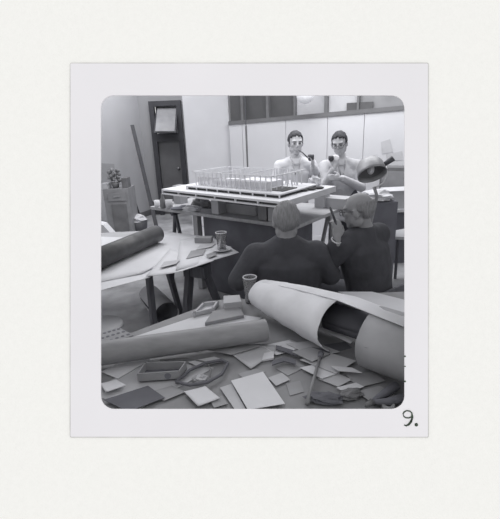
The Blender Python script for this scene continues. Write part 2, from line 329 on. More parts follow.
def figure(label, base, head, hdir, hup, neck, hips, shL, shR, elL, elR, wrL, wrR, hL, hR, knees, feet, fdir, skin, coat, hair, specs=False, bald=0,
           skirt=None, hs=1, bulk=1, shirt=True, coatname='jacket', curlL=.6, curlR=.6, openc=False, collar=True):
    V = Vector; root = None
    R = rotfrom(hdir, V(hup)); fd = V(fdir).normalized(); side = fd.cross(V((0, 0, 1)))
    mb = MB(); head_prims(mb, head, R, hs)
    mb.cap(V(head) + R @ V((0, -.02, -.03)), .054, neck, .058); mb.cap(neck, .07, (V(shL) + V(shR)) / 2 - V((0, 0, .06)), .1)
    mid = (V(shL) + V(shR)) / 2; hp = V(hips)
    mb.cap(mid - V((0, 0, .1)), .115, hp, .12)
    for sh, el, wr, hh, sd, cu in ((shL, elL, wrL, hL, 1, curlL), (shR, elR, wrR, hR, -1, curlR)):
        mb.cap(mid - V((0, 0, .05)), .08, sh, .055); mb.cap(sh, .052, el, .04); mb.cap(el, .04, wr, .027); hand_prims(mb, wr, hh[0], hh[1], sd, cu)
    for k, (kn, ft) in enumerate(zip(knees, feet)):
        h = hp + side * (.09 if k else -.09); mb.cap(h, .085, kn, .055); mb.cap(kn, .055, ft, .036); mb.cap(ft, .036, V(ft) + fd * .14 - V((0, 0, .03)), .028)
    body = mb.build('person', M[skin], None, origin=V(base), voxel=.0065, sm=3)
    tag(body, label, 'person')
    face_parts(body, head, R, hs, brow=hair, specs=specs, hm=hair, bald=bald)
    # jacket or coat
    def tors(mb, k, low, rlow):
        c0 = V(low); rings = []
        prof = [(0, rlow[0], rlow[1]), (.3, .17 * bulk, .125 * bulk), (.6, .185 * bulk, .135 * bulk), (.82, .19 * bulk, .125 * bulk), (.95, .15, .1), (1.04, .075, .07)]
        sdir = (V(shR) - V(shL)).normalized(); f2 = V((0, 0, 1)).cross(sdir).normalized()
        for u, a, b in prof:
            c = c0.lerp(mid + V((0, 0, .035)), u)
            rings.append([c + sdir * a * k * math.cos(i * math.pi / 10) + f2 * b * k * math.sin(i * math.pi / 10) for i in range(20)])
        mb.loft(rings)
    mb = MB(); tors(mb, 1, skirt if skirt else hp - V((0, 0, .06)), (.2, .15) if skirt else (.185, .15))
    for sh, el, wr in ((shL, elL, wrL), (shR, elR, wrR)):
        sh, el, wr = V(sh), V(el), V(wr)
        mb.cap(mid.lerp(sh, .5), .085, sh, .074 * bulk); mb.cap(sh, .074 * bulk, el, .058 * bulk); mb.cap(el, .058 * bulk, wr - (wr - el).normalized() * .03, .043)
        d = (wr - el).normalized()
    nk = V(neck)
    for sh in (shL, shR): mb.cap(nk - V((0, 0, .045 if openc else .02)), .068 if openc else .074, mid.lerp(V(sh), .8) - V((0, 0, .005)), .078)
    mb.tube([nk - V((0, 0, .1)), nk - V((0, 0, .03 if openc else -.018))], [.1, .078], 20)
    mb.build(coatname, M[coat], body, voxel=.011, sm=4)
    # shirt: collar and cuffs
    mb = MB(); ax = (V(head) - nk).normalized(); mb.tube([nk - ax * (.05 if openc else .0), nk + ax * (-.02 if openc else .03)], [.082, .072] if openc else [.07, .067], 20); mb.build('shirt_collar', M['shirt'], body, True) if collar else mb.bm.free()
    if openc:
        sdr = (V(shR) - V(shL)).normalized(); fr_ = V((0, 0, 1)).cross(sdr).normalized()
        fr_ = fr_ if fr_.dot(fd) > 0 else -fr_
        for k in (-1, 1):
            MB().tube([nk + sdr * .07 * k + fr_ * .03 - V((0, 0, .01)), nk + sdr * .05 * k + fr_ * .1 - V((0, 0, .07)), nk + sdr * .012 * k + fr_ * .135 - V((0, 0, .22))], [.008, .009, .006], 8).build('lapel', M['fold'], body, True)
    for el, wr in ((elL, wrL), (elR, wrR)):
        d = (V(wr) - V(el)).normalized(); MB().tube([V(wr) - d * .05, V(wr) - d * .005], [.036, .036], 14).build('shirt_cuff', M['shirt'], body, True)
    mb = MB()
    for k, (kn, ft) in enumerate(zip(knees, feet)):
        h = hp + side * (.09 if k else -.09); mb.cap(h, .105, kn, .075); mb.cap(kn, .075, V(ft) + V((0, 0, .04)), .055)
    mb.build('trousers', M['trous'], body, voxel=.014)
    for ft in feet:
        f = V(ft); MB().ell(f + fd * .07 - V((0, 0, .035)), (.05, .14, .05), rotfrom(fd)).box(f + fd * .06 + V((0, 0, -.075)), (.085, .25, .02), R=rotfrom(fd)).build('shoe', M['shoe'], body, True)
    return body
V = Vector
# seated man seen from behind, facing the model
hA = V(att(286, 221, 2.66)); x, y = hA.x, hA.y
fA = (-.08, 1, 0)
sitA = figure('grey-haired seated man in dark suit seen squarely from behind, facing the model', (x, y + .1, 0), hA, (-.05, 1, -.12), (0, 0, 1),
    (x - .0, y - .0, hA.z - .12), (x + .02, y + .1, .56), (x - .2, y - .0, hA.z - .235), (x + .2, y - .0, hA.z - .235),
    (x - .33, y - .02, .79), (x + .31, y + .05, .78), (x - .22, y + .24, .72), (x + .15, y + .27, .74), ((.2, 1, -.1), (0, 0, -1)), ((-.3, 1, -.1), (0, 0, -1)),
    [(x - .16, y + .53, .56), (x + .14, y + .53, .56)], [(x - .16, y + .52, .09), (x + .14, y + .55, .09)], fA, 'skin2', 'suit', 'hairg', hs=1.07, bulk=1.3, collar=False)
# seated man at right, head turned left, with glasses and a pen at his raised hand
hB = V(att(358, 211, 2.74)); x, y = hB.x, hB.y
fB = V((-.6, .8, 0)); wB = att(337, 239, 2.66)
sitB = figure('balding seated man in black suit with glasses, his raised hand holding a dark pen', (x + .1, y + .12, 0), hB, (-.86, .5, -.16), (0.05, 0, 1),
    (x + .05, y + .03, hB.z - .13), (x + .16, y + .1, .56), (x - .11, y - .07, hB.z - .21), (x + .2, y + .16, hB.z - .21),
    (x - .23, y - .03, .82), (x + .22, y + .34, .78), V(wB), (x + .05, y + .5, .74), ((.02, .15, 1), (-.2, .5, 0)), ((-1, .6, 0), (0, 0, -1)),
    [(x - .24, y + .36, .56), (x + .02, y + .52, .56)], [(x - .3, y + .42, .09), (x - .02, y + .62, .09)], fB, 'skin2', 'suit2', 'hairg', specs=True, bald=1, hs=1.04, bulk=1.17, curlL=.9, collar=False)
# standing men in pale coats behind the model
hC = V(att(295.5, 143, 5.0)); x, y = hC.x, hC.y
wC = att(313, 166, 4.8)
stC = figure('standing dark-haired man in white coat behind the model, pipe at his raised hand', (x, y, 0), hC, (.12, -1, -.12), (0, 0, 1),
    (x, y + .02, hC.z - .155), (x - .0, y + .05, .92), (x + .2, y + .03, hC.z - .27), (x - .2, y + .03, hC.z - .27),
    (x + .3, y - .02, hC.z - .5), (x - .27, y - .05, hC.z - .52), V(wC), (x - .08, y - .28, 1.12), ((-.1, -.2, 1), (-.6, .4, 0)), ((.5, -.8, -.3), (0, 0, -1)),
    [(x - .1, y + .02, .5), (x + .1, y + .02, .5)], [(x - .12, y + .03, .09), (x + .12, y + .0, .09)], (.05, -1, 0), 'skin', 'coat', 'hair', skirt=(x, y + .04, .62), hs=1.16, coatname='coat', curlL=.9, openc=True)
hD = V(att(339.5, 143.5, 4.85)); x, y = hD.x, hD.y
wD = att(335, 167, 4.64); wD2 = att(341, 178, 4.62)
stD = figure('standing man with glasses and pale grey coat, hand at his chin, beside the metal reflector', (x, y, 0), hD, (-.42, -1, -.32), (-.08, 0, 1),
    (x + .02, y + .04, hD.z - .15), (x + .07, y + .06, .92), (x + .24, y + .05, hD.z - .27), (x - .16, y + .05, hD.z - .26),
    (x + .26, y - .1, hD.z - .52), (x - .2, y - .13, hD.z - .5), V(wD2), V(wD), ((-1, -.1, .1), (0, 1, 0)), ((.1, .05, 1), (.2, 1, 0)),
    [(x - .03, y + .02, .5), (x + .17, y + .02, .5)], [(x - .05, y + .03, .09), (x + .19, y + .0, .09)], (-.2, -1, 0), 'skin', 'coat2', 'hair', specs=True, skirt=(x + .05, y + .05, .62), hs=1.14, coatname='coat', curlR=.7, openc=True)
a, b = att(330, 207, 2.6), att(335.5, 222, 2.6)
tag(MB().tube([a, b], [.008, .008], 10).tube([b, b + (b - a).normalized() * .02], [.008, .003], 10).build('pen', M['black'], None, True), 'thick dark pen upright in the raised hand of the balding seated man', 'pen')
a, b = att(303, 150.5, 4.6), att(304, 156, 4.55)
c = att(311, 157.5, 4.76)
pb = MB().tube([att(299, 150.5, 4.87), att(303, 153, 4.8), att(308, 158, 4.76)], .008, 8)
pb = pb.lathe(c - V((0, 0, .04)), [(.02, 0), (.034, .015), (.038, .06), (.03, .075)], 14).build('tobacco_pipe', M['black'], None, True)
tag(pb, 'dark tobacco pipe at the mouth and hand of the man in the white coat', 'pipe')
c = att(331, 158.5, 4.62)
tag(MB().lathe(c - V((0, 0, .03)), [(.016, 0), (.03, .015), (.032, .05), (.024, .06)], 14).tube([c, att(336, 156, 4.64)], .009, 8).build('tobacco_pipe', M['black'], None, True),
    'small dark pipe held at the chin of the man with glasses and grey coat', 'pipe')

# chairs of the seated men
def chair(loc, rz, label):
    t = thing('wooden_chair', loc, label, 'chair', 'chairs of the seated men'); Rz = Matrix.Rotation(rz, 3, 'Z'); P = lambda x, y, z: V(loc) + Rz @ V((x, y, z))
    MB().box(P(0, 0, .435), (.42, .42, .03), rz).build('seat', M['woodd'], t, bevel=.008)
    for sx in (-1, 1):
        MB().tube([P(.18 * sx, .18, .42), P(.19 * sx, .2, 0)], [.018, .014]).build('leg', M['woodd'], t)
        MB().tube([P(.18 * sx, -.19, .63), P(.18 * sx, -.18, .42), P(.19 * sx, -.22, 0)], [.014, .018, .014]).build('leg', M['woodd'], t)
    MB().box(P(0, -.19, .6), (.38, .02, .09), rz).build('backrest', M['woodd'], t, bevel=.006)
chair((hA.x + .03, hA.y + .13, 0), .06, 'dark wooden chair under the grey-haired man seen from behind')
chair((hB.x + .15, hB.y + .13, 0), .64, 'dark wooden chair under the balding man with glasses')

# ---------------------------------------------------------------- model table and model
TZ = .93
fl, fr, br = onz(150, 206.5, TZ), onz(296, 226, TZ), onz(345, 206.5, TZ)
bl = fl + br - fr
t = thing('trestle_table', (fl + br) / 2 - V((0, 0, TZ)), 'long pale wooden table on trestles carrying the architectural model', 'table')
MB().prism([p - V((0, 0, .035)) for p in (fl, fr, br, bl)], .035).build('tabletop', M['wood'], t, bevel=.004)
ux = (fr - fl).normalized(); uy = (br - fr).normalized()
def TP(u, v, z=TZ): return V((fl + ux * u + uy * v).to_tuple()[:2] + (z,))
LT, WT = (fr - fl).length, (br - fr).length
for u, m in ((.16 * LT, 'woodd'), (.93 * LT, 'wood')):
    for v in (.1, WT - .1):
        for k in (-1, 1):
            MB().tube([TP(u, v, TZ - .06), TP(u + k * .17, v, .01)], .022, 4).build('leg', M[m], t)
    MB().tube([TP(u, .04, TZ - .06), TP(u, WT - .04, TZ - .06)], .03, 4).build('crossbar', M[m], t)
    MB().tube([TP(u - .1, .1, .4), TP(u + .1, .1, .4)], .014, 4).build('brace', M[m], t)
# pale post and black covered chest below the table
a = TP(.335 * LT, .1, 0)
tag(MB().box((a.x, a.y, (TZ - .035) / 2), (.07, .07, TZ - .037), math.atan2(ux.y, ux.x)).build('wooden_post', M['wood'], None, bevel=.004), 'pale square post under the front edge of the model table', 'post')
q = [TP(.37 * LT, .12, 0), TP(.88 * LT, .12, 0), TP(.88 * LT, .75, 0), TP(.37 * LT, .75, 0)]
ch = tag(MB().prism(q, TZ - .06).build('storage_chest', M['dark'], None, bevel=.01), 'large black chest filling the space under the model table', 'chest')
# items on the table
def cyl(name, px, py, z, r, h, m, label, cat, prof=None, group=None):
    c = onz(px, py, z) if not isinstance(px, Vector) else px
    o = MB().lathe(c, prof or [(r * .9, 0), (r, h * .1), (r, h)], 16).build(name, M[m], None, True); tag(o, label, cat, group); return o
cyl('mug', 157.5, 207, TZ, .035, .08, 'white', 'small white mug, first from the left end of the model table', 'mug', [(.03, 0), (.036, .01), (.036, .08), (.03, .08), (.03, .012)])
cyl('bottle', 163.5, 208, TZ, .03, .17, 'steeld', 'dark grey bottle between the two small mugs on the model table', 'bottle', [(.032, 0), (.036, .01), (.036, .09), (.018, .125), (.015, .16), (.016, .165)])
cyl('mug', 169.5, 208.5, TZ, .035, .09, 'paper2', 'pale grey mug beside the dark bottle on the model table', 'mug', [(.035, 0), (.042, .01), (.042, .1), (.036, .1), (.036, .012)])
c = onz(180, 210, TZ)
tag(MB().ell(c + V((0, 0, .02)), (.11, .06, .02)).ell(c + V((.04, .0, .03)), (.05, .05, .025)).build('dark_cloth', M['dark'], None, True), 'small dark crumpled cloth between the mug and the white paper', 'cloth')
def crumple(name, c, rad, m, label, cat, seed=1, rz=0):
    mb = MB(); bmesh.ops.create_icosphere(mb.bm, subdivisions=3, radius=1); rnd = random.Random(seed)
    ph = [rnd.uniform(0, 6) for _ in range(6)]
    for v in mb.bm.verts:
        k = 1 + .16 * math.sin(5 * v.co.x + ph[0]) * math.cos(6 * v.co.y + ph[1]) + .12 * math.sin(9 * v.co.z + ph[2] + 4 * v.co.x) + rnd.uniform(-.05, .05)
        v.co = Matrix.Rotation(rz, 3, 'Z') @ V((v.co.x * rad[0] * k, v.co.y * rad[1] * k, max(-rad[2] * .6, v.co.z * rad[2] * k))) + V(c) + V((0, 0, rad[2] * .62))
    return tag(mb.build(name, M[m], None), label, cat)
crumple('crumpled_paper', onz(192, 211, TZ), (.1, .07, .04), 'paper', 'crumpled white paper lying on the front edge of the model table', 'paper', 3)
for i, (px, py, w, h, m, lb) in enumerate(((197, 207, .1, .12, 'steeld', 'dark little tree clump under the model board, by the white paper'),
        (205, 207, .12, .13, 'mid', 'grey little tree clump under the model board, middle of the three'),
        (213, 208, .1, .11, 'steeld', 'dark little tree clump under the model board, beside the grey block'))):
    crumple('model_shrub', onz(px, py, TZ), (w * .55, w * .5, h * .5), m, lb, 'model tree', i + 5)['group'] = 'clumps under the model board'
def blk(name, px, py, z, size, m, label, cat, rz=None, group=None, bev=.003):
    c = onz(px, py, z) if not isinstance(px, Vector) else px
    o = MB().box(c + V((0, 0, size[2] / 2)), size, math.atan2(ux.y, ux.x) if rz is None else rz).build(name, M[m], None, bevel=bev); return tag(o, label, cat, group)
BZ = 1.15                                   # underside of the model board
BH = BZ - TZ - .001
G = 'blocks holding up the model board'
def sup(px, py, w, m, lb): blk('support_block', px, py, TZ, (w, .12, BH), m, lb, 'block', group=G)
sup(181, 203, .12, 'paper3', 'grey support block under the left end of the model board')
sup(219, 213, .1, 'paper2', 'pale grey support block under the middle of the model board')
sup(266, 219, .1, 'mid', 'mid grey support block left of the grey-haired head')
sup(322, 207, .12, 'paper2', 'pale support block under the right end of the model board')
blk('cardboard_box', 277, 221, TZ, (.12, .12, .13), 'paper2', 'pale little box beside the grey-haired head under the board', 'box')
blk('cardboard_box', 240, 213, TZ, (.5, .1, .1), 'paper3', 'long low grey box lying under the middle of the model board', 'box')
blk('crate', 336, 207, TZ, (.3, .2, .11), 'paper2', 'pale grey crate on the right end of the table below the standing man with glasses', 'crate')
# the model
MZ = BZ + .054
mfl, mfr, mbr = onz(161.5, 189, MZ), onz(283, 202, MZ), onz(336, 186, MZ)
mbl = mfl + mbr - mfr
mod = thing('architectural_model', (mfl + mbr) / 2 - V((0, 0, MZ - BZ)), 'large white architectural model of a flat columned hall on a slotted board', 'model')
mx = (mfr - mfl).normalized(); my = (mbr - mfr).normalized(); ML, MW = (mfr - mfl).length, (mbr - mfr).length
def MP(u, v, z): q = mfl + mx * (u * ML) + my * (v * MW); return V((q.x, q.y, z))
def mpr(name, u0, u1, v0, v1, z0, z1, m, par): return MB().prism([MP(u0, v0, z0), MP(u1, v0, z0), MP(u1, v1, z0), MP(u0, v1, z0)], z1 - z0).build(name, M[m], par)
brd = mpr('board', 0, 1, 0, 1, MZ - .018, MZ, 'model', mod)
mpr('lower_board', .0, 1, 0, 1, BZ, BZ + .014, 'model', mod)
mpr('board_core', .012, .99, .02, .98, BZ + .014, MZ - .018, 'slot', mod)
for i in range(7):
    u = i / 6 * .992; mpr('edge_spacer', u, u + .008, 0, .02, BZ + .014, MZ - .018, 'model', brd)
mpr('side_strip', .992, 1, .0, 1, BZ + .01, MZ - .0185, 'model', mod)
# raised plinth with slotted edge
pz = MZ + .036
def mpl(z0, z1, in_, m, name): return mpr(name, .17 + in_, .93 - in_, .12 + in_ * 1.4, .82 - in_, z0, z1, m, mod)
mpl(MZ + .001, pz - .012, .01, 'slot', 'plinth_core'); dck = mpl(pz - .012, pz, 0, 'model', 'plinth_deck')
for i in range(9):
    u = .17 + i / 8 * .752; mpr('plinth_post', u, u + .008, .12, .13, MZ + .001, pz - .012, 'model', dck)
# hall: columns, glass skin, thin roof frames
hz = pz + .13
n = 16
for i in range(n + 1):
    for v in (.2, .74):
        u = .22 + .62 * i / n; q = MP(u, v, pz); MB().box(q + V((0, 0, .065)), (.007, .007, .13), math.atan2(mx.y, mx.x)).build('column', M['model'], mod)
for j in range(1, 6):
    for u in (.22, .84):
        q = MP(u, .2 + .54 * j / 6, pz); MB().box(q + V((0, 0, .065)), (.007, .007, .13), math.atan2(mx.y, mx.x)).build('column', M['model'], mod)
for nm, u0, u1, v0, v1 in (('front_beam', .2, .86, .19, .2), ('rear_beam', .2, .86, .74, .75), ('end_beam', .2, .21, .19, .75), ('end_beam', .85, .86, .19, .75), ('cross_beam', .42, .425, .19, .75), ('cross_beam', .63, .635, .19, .75)):
    mpr(nm, u0, u1, v0, v1, hz, hz + .008, 'model', mod)
mpr('clear_screen', .23, .835, .215, .22, pz, pz + .085, 'acryl', mod)
mpr('inner_hall', .5, .75, .3, .62, pz, pz + .055, 'model', mod)
mpr('inner_block', .3, .42, .35, .6, pz, pz + .035, 'model', mod)
mpr('dark_courtyard', .78, .9, .25, .5, pz, pz + .006, 'slot', mod)
for i in range(9):                       # dense fins at the right end
    mpr('fin', .66 + i * .022, .664 + i * .022, .66, .67, pz, pz + .15, 'model', mod)
for i in range(4):
    q = MP(.9 + .02 * i, .45 + .1 * i, MZ); MB().ell(q + V((0, 0, .012)), (.05, .03, .012)).build('dark_planting', M['slot'], mod, True)
crumple('white_cup', MP(.87, .93, MZ), (.06, .06, .06), 'paper', 'small white crumpled sheet on the model board before the man in the white coat', 'paper', 9).name = 'crumpled_paper'
# thin rod standing behind the model
r_ = ony(246, 126, 5.6); rb = ony(248, 168, 5.6)
rod = thing('hanging_lamp', (r_.x, r_.y, rb.z), 'thin dark rod with a narrow tip hanging above the model', 'lamp')
MB().tube([V((r_.x, r_.y, 3.4)), V((r_.x, r_.y, r_.z - .02))], .006).build('cord', M['black'], rod)
MB().tube([V((r_.x, r_.y, r_.z)), V((r_.x, r_.y, rb.z))], [.014, .011]).build('rod', M['steeld'], rod)

# ---------------------------------------------------------------- reflector lamp and furniture at right
rc = att(371.5, 172, 3.95)
rl = thing('reflector_lamp', (rc.x + .02, rc.y, 0), 'big dented metal reflector lamp with dark handle beside the standing man with glasses', 'lamp')
ax = V((.1, -.62, -.74)).normalized()
prof = [(.012, -.15), (.06, -.145), (.11, -.12), (.14, -.07), (.15, 0), (.155, .03), (.147, .03), (.142, 0), (.13, -.065), (.1, -.11), (.05, -.135), (.01, -.14)]
rfl = MB().lathe(rc, [(r * .93, z) for r, z in prof], 28, axis=ax, cap=False).build('reflector', M['metal'], rl, True)
MB().lathe(rc, [(.001, -.12), (.055, -.11), (.09, -.085), (.115, -.05), (.126, -.01)], 28, axis=ax, cap=False).build('inner_bowl', M['metald'], rfl, True)
MB().ell(rc - ax * .03, (.035, .035, .05), Matrix.Identity(3)).build('bulb', M['white'], rfl, True)
h0, h1 = att(383, 165.5, 3.95), att(393.5, 158, 3.9)
MB().tube([h0, h0.lerp(h1, .6), h1], [.02, .026, .03], 12).build('handle', M['black'], rl, True)
MB().tube([att(386, 166, 3.97), att(387, 174, 3.95), att(383, 183, 3.93), att(374, 189, 3.92)], .009, 8).build('yoke', M['white'], rl, True)
MB().tube([att(374, 187, 3.92), att(377, 196, 3.94), V((rc.x + .02, rc.y, .8)), V((rc.x + .02, rc.y, .02))], .016, 10).build('pole', M['metal'], rl, True)
for k in range(3):
    a = k * 2.09 + .3; MB().tube([V((rc.x + .02, rc.y, .35)), V((rc.x + .02 + .3 * math.cos(a), rc.y + .3 * math.sin(a), .012))], .012, 8).build('leg', M['metal'], rl, True)
# side table with box
def poly(px, z): return [onz(a, b, z) for a, b in px]
c = ony(384, 210, 5.0); SZ = c.z
st = thing('side_table', (c.x + .4, c.y + .25, 0), 'dark side table with a pale top and box on it by the reflector', 'table')
MB().box((c.x + .45, c.y + .25, SZ - .02), (.9, .5, .04)).build('tabletop', M['white'], st, bevel=.003)
MB().box((c.x + .47, c.y + .27, (SZ - .04) / 2), (.8, .42, SZ - .04)).build('cupboard', M['dark'], st, bevel=.003)
bx = c + V((.31, .2, 0))
b_ = thing('open_box', bx, 'pale open box on the side table, papers lying over its rim', 'box')
for o_, s_ in (((0, -.15, .11), (.5, .012, .22)), ((0, .15, .11), (.5, .012, .22)), ((-.244, 0, .11), (.012, .288, .22)), ((.244, 0, .11), (.012, .288, .22)), ((0, 0, .006), (.476, .288, .01))):
    MB().box(bx + V(o_), s_).build('side_panel' if s_[2] > .05 else 'bottom_panel', M['paper2'], b_)
MB().box(bx + V((.02, 0, .225)), (.54, .33, .008), .05).build('lid', M['paper'], b_)
c2 = ony(387, 239, 4.3); LBZ = c2.z
lt = thing('low_bench', (c2.x + .3, c2.y + .2, 0), 'low bench with a pale board top, below and in front of the dark side table', 'bench')
MB().prism([c2, c2 + V((.28, -.1, 0)), c2 + V((.7, .1, 0)), c2 + V((.5, .4, 0)), c2 + V((.12, .22, 0))], .03).build('board_top', M['paper2'], lt)
for dx_, dy_ in ((.28, -.03), (.6, .1), (.46, .32), (.2, .2)):
    p = c2 + V((dx_, dy_, 0)); MB().tube([p, V((p.x, p.y, 0))], .018, 6).build('leg', M['woodd'], lt)
# dark cabinet behind at right
sc0 = (onw(386, 170) - A).dot(wd); c = A + wd * (sc0 + .36) - wn * .2; ch_ = onw(388, 165).z
cb = thing('dark_cabinet', (c.x, c.y, 0), 'dark grey cabinet standing before the partition behind the side table', 'cabinet')
MB().box((c.x, c.y, ch_ / 2), (.72, .3, ch_), math.atan2(wd.y, wd.x)).build('body', M['steeld'], cb, bevel=.004)
c -= wn * .156; MB().box((c.x, c.y, ch_ / 2), (.66, .012, ch_ - .1), math.atan2(wd.y, wd.x)).build('door', M['steel'], cb)
# crates between reflector stand and crate
c = ony(386, 200, 4.35)
blk('equipment_case', V((c.x - .1, c.y, 0)), 0, 0, (.34, .3, .98), 'dark', 'black equipment case standing behind the reflector stand', 'case', rz=.1)
crumple('white_cloth', V((c.x - .12, c.y - .02, .98)), (.17, .14, .07), 'paper', 'bundled white cloth lying on the black case under the reflector', 'cloth', 12)

# ---------------------------------------------------------------- left background: steel cabinet, fan, basket, boards
cf = V((-2.45, 6.55, 0)); cf = V(ony(115, 200, 6.6)); cf.z = 0
x0, x1 = ony(104, 200, 6.6).x, ony(129, 200, 6.6).x; ct = ony(115, 189, 6.6).z
cab = thing('steel_cabinet', ((x0 + x1) / 2, 6.8, 0), 'grey steel office cabinet with a small drawer near the left wall', 'cabinet')
cw = x1 - x0; cx = (x0 + x1) / 2
MB().box((cx, 6.82, ct / 2), (cw, .44, ct)).build('body', M['steel'], cab, bevel=.006)
drw = MB().box((cx + .02, 6.59, ct - .13), (cw * .75, .015, .13)).build('drawer', M['steel'], cab, bevel=.003)
MB().box((cx + .02, 6.575, ct - .12), (.1, .02, .02)).build('drawer_handle', M['metal'], drw)
MB().box((cx + .03, 6.59, ct - .5), (cw * .6, .015, .5)).build('door', M['steeld'], cab, bevel=.003)
c = V((cx - .03, 6.75, ct))
pl = thing('potted_plant', c, 'small grey leafy plant in a dark pot on the steel cabinet', 'plant')
MB().lathe(c, [(.05, 0), (.07, .09), (.06, .09), (.05, .02)], 14).build('pot', M['steeld'], pl, True)
mb = MB()
for i in range(16):
    a = i * 2.4; h = .1 + .012 * i; mb.ell(c + V((.07 * math.cos(a), .05 * math.sin(a), h + .02)), (.045, .02, .03), Euler((.5, .3, a)).to_matrix(), 8)
mb.build('foliage', M['mid'], pl, True)
blk('paper_stack', V((cx - .17, 6.72, ct)), 0, 0, (.1, .2, .09), 'paper2', 'small pale stack at the left end of the steel cabinet top', 'papers', rz=0)
blk('dark_box', V((cx + .15, 6.75, ct)), 0, 0, (.09, .2, .16), 'steeld', 'small dark upright box at the right end of the steel cabinet', 'box', rz=0)
# pinned outline sheet on wall at far left
wl = (V((-4.4, 3.2, 0)), V((cl - .02, DY, 0))); wld = (wl[1] - wl[0]).normalized(); wln = V((wld.y, -wld.x, 0))
def onl(x, y):
    v = ray(x, y); t = (wl[0] - CAM).dot(wln) / v.dot(wln); return CAM + v * t
tag(MB().prism([onl(x, y) + wln * .004 for x, y in ((98, 163), (114, 164), (115, 183), (98, 183))], .003, wln).build('wall_notice', M['wallg2']), 'plain grey sheet pinned to the left wall above the cabinet', 'notice')
# leaning pole and board
a, b = onl(132, 125) + wln * .03, onz(160, 224, 0)
a = ony(132.5, 125, 8.2); b = ony(158, 226, 7.0); b.z = .0
tag(MB().prism([a + V((-.035, 0, 0)), a + V((.03, 0, 0)), b + V((.03, 0, 0)), b + V((-.035, 0, 0))], .03, V((0, -1, .1))).build('leaning_plank', M['doord']), 'long thin grey plank leaning against the left wall near the door', 'plank')
p = [ony(127, 203, 7.1), ony(128.5, 190, 7.3), ony(137, 219, 7.1)]; p[2].z = max(.0, p[2].z)
a = V((p[0].x, 7.15, 0)); 
tag(MB().prism([V((a.x - .02, 7.1, 0)), V((a.x + .28, 7.1, 0)), V((a.x + .02, 7.3, 1.0)), V((a.x - .05, 7.3, 1.0))], .02, V((0, 1, .2))).build('dark_board', M['doord']), 'dark tapering board propped beside the steel cabinet', 'board')
c = ony(138.5, 229, 6.9); c.z = 0
wb = thing('waste_basket', c, 'dark waste basket full of white paper beside the steel cabinet', 'basket')
MB().lathe(c, [(.13, 0), (.17, .32), (.16, .32), (.12, .02)], 20).build('basket', M['doord'], wb, True)
crumple('waste_paper', c + V((0, 0, .28)), (.15, .15, .09), 'paper', '', '', 21)
w_ = bpy.data.objects['waste_paper']; w_.name = 'discarded_paper'; tag(w_, 'discarded white paper heaped in the dark waste basket', 'paper')

# ---------------------------------------------------------------- left paper table
LZ = .75
t = thing('drawing_table', (-.85, 3.4, 0), 'drawing table on dark trestles spread with large white sheets', 'table')
q = poly([(85, 292), (146, 277), (228, 254), (240, 249), (205, 235), (158, 230), (85, 240)], LZ)
q = [onz(80, 290, LZ), onz(150, 273.5, LZ), onz(236, 250.5, LZ), onz(208, 236.5, LZ), onz(155, 230, LZ), onz(80, 234, LZ)]
MB().prism([p - V((0, 0, .025)) for p in q], .024).build('tabletop', M['wood'], t)
def leg(a, b, m='woodd', par=t, w=.03): MB().tube([a, b], w, 4).build('leg', M[m], par)
def gz(x, y, z, yy): p = onz(x, y, z); return p
for (x, y), (x2, y2) in (((149, 276), (144, 347)), ((168, 269), (181, 315))):
    a = onz(x, y, LZ - .03); leg(a, onz(x2, y2, 0) if y2 < 320 else V((a.x - .02, a.y + .02, 0)))
a, b = onz(190, 266, LZ - .05), onz(203, 266, LZ - .05)
leg(a, V((a.x - .1, a.y - .02, 0)), w=.04); leg(b, V((b.x + .18, b.y + .15, 0)), w=.035)
MB().box((a + b) / 2 + V((0, .02, -.04)), (.2, .12, .1), -.4).build('crossbar', M['woodd'], t)
def sheet(name, px, z, m, label, cat='paper', th=.0025, curl=0, group=None, n=8, edge=0):
    c = [p if isinstance(p, Vector) else onz(p[0], p[1], z) for p in px]; mb = MB(); g = []
    for top in (1, 0):
        g.append([[mb.bm.verts.new((c[0] * (1 - u) + c[1] * u) * (1 - v) + (c[3] * (1 - u) + c[2] * u) * v + V((0, 0, th * top + curl * (abs(2 * u - 1) ** 3) * .5 + curl * .4 * v ** 3))) for u in [i / n for i in range(n + 1)]] for v in [j / n for j in range(n + 1)]])
    for k in (0, 1):
        for j in range(n):
            for i in range(n): mb.bm.faces.new((g[k][j][i], g[k][j][i + 1], g[k][j + 1][i + 1], g[k][j + 1][i]))
    rim = lambda G: [G[0][i] for i in range(n)] + [G[j][n] for j in range(n)] + [G[n][n - i] for i in range(n)] + [G[n - j][0] for j in range(n)]
    r1_, r2_ = rim(g[0]), rim(g[1])
    for i in range(len(r1_)): mb.bm.faces.new((r1_[i], r1_[(i + 1) % len(r1_)], r2_[(i + 1) % len(r2_)], r2_[i]))
    return tag(mb.build(name, M[m], None, curl > 0), label, cat, group)
G = 'large sheets on the drawing table'
sheet('paper_sheet', [(80, 296), (150, 277.5), (186, 240), (80, 236)], LZ + .001, 'paper', 'large white sheet hanging over the front of the drawing table under the dark tube', group=G)
sheet('paper_sheet', [(80, 286), (142, 274), (215, 238), (150, 230.5)], LZ + .006, 'paper', 'topmost large white sheet running back from the dark tube to the far table edge', group=G, curl=.01)
sheet('paper_sheet', [(146, 277), (180, 272.5), (214, 262), (170, 250)], LZ + .010, 'paper', 'white sheet with a curled front edge at the middle of the drawing table', group=G, curl=.012)
sheet('paper_sheet', [(176, 271), (239, 253), (212, 237.5), (180, 240)], LZ + .014, 'paper', 'white sheet at the right corner of the drawing table under the coffee glass', group=G, curl=.008)
G = 'small scraps on the drawing table'
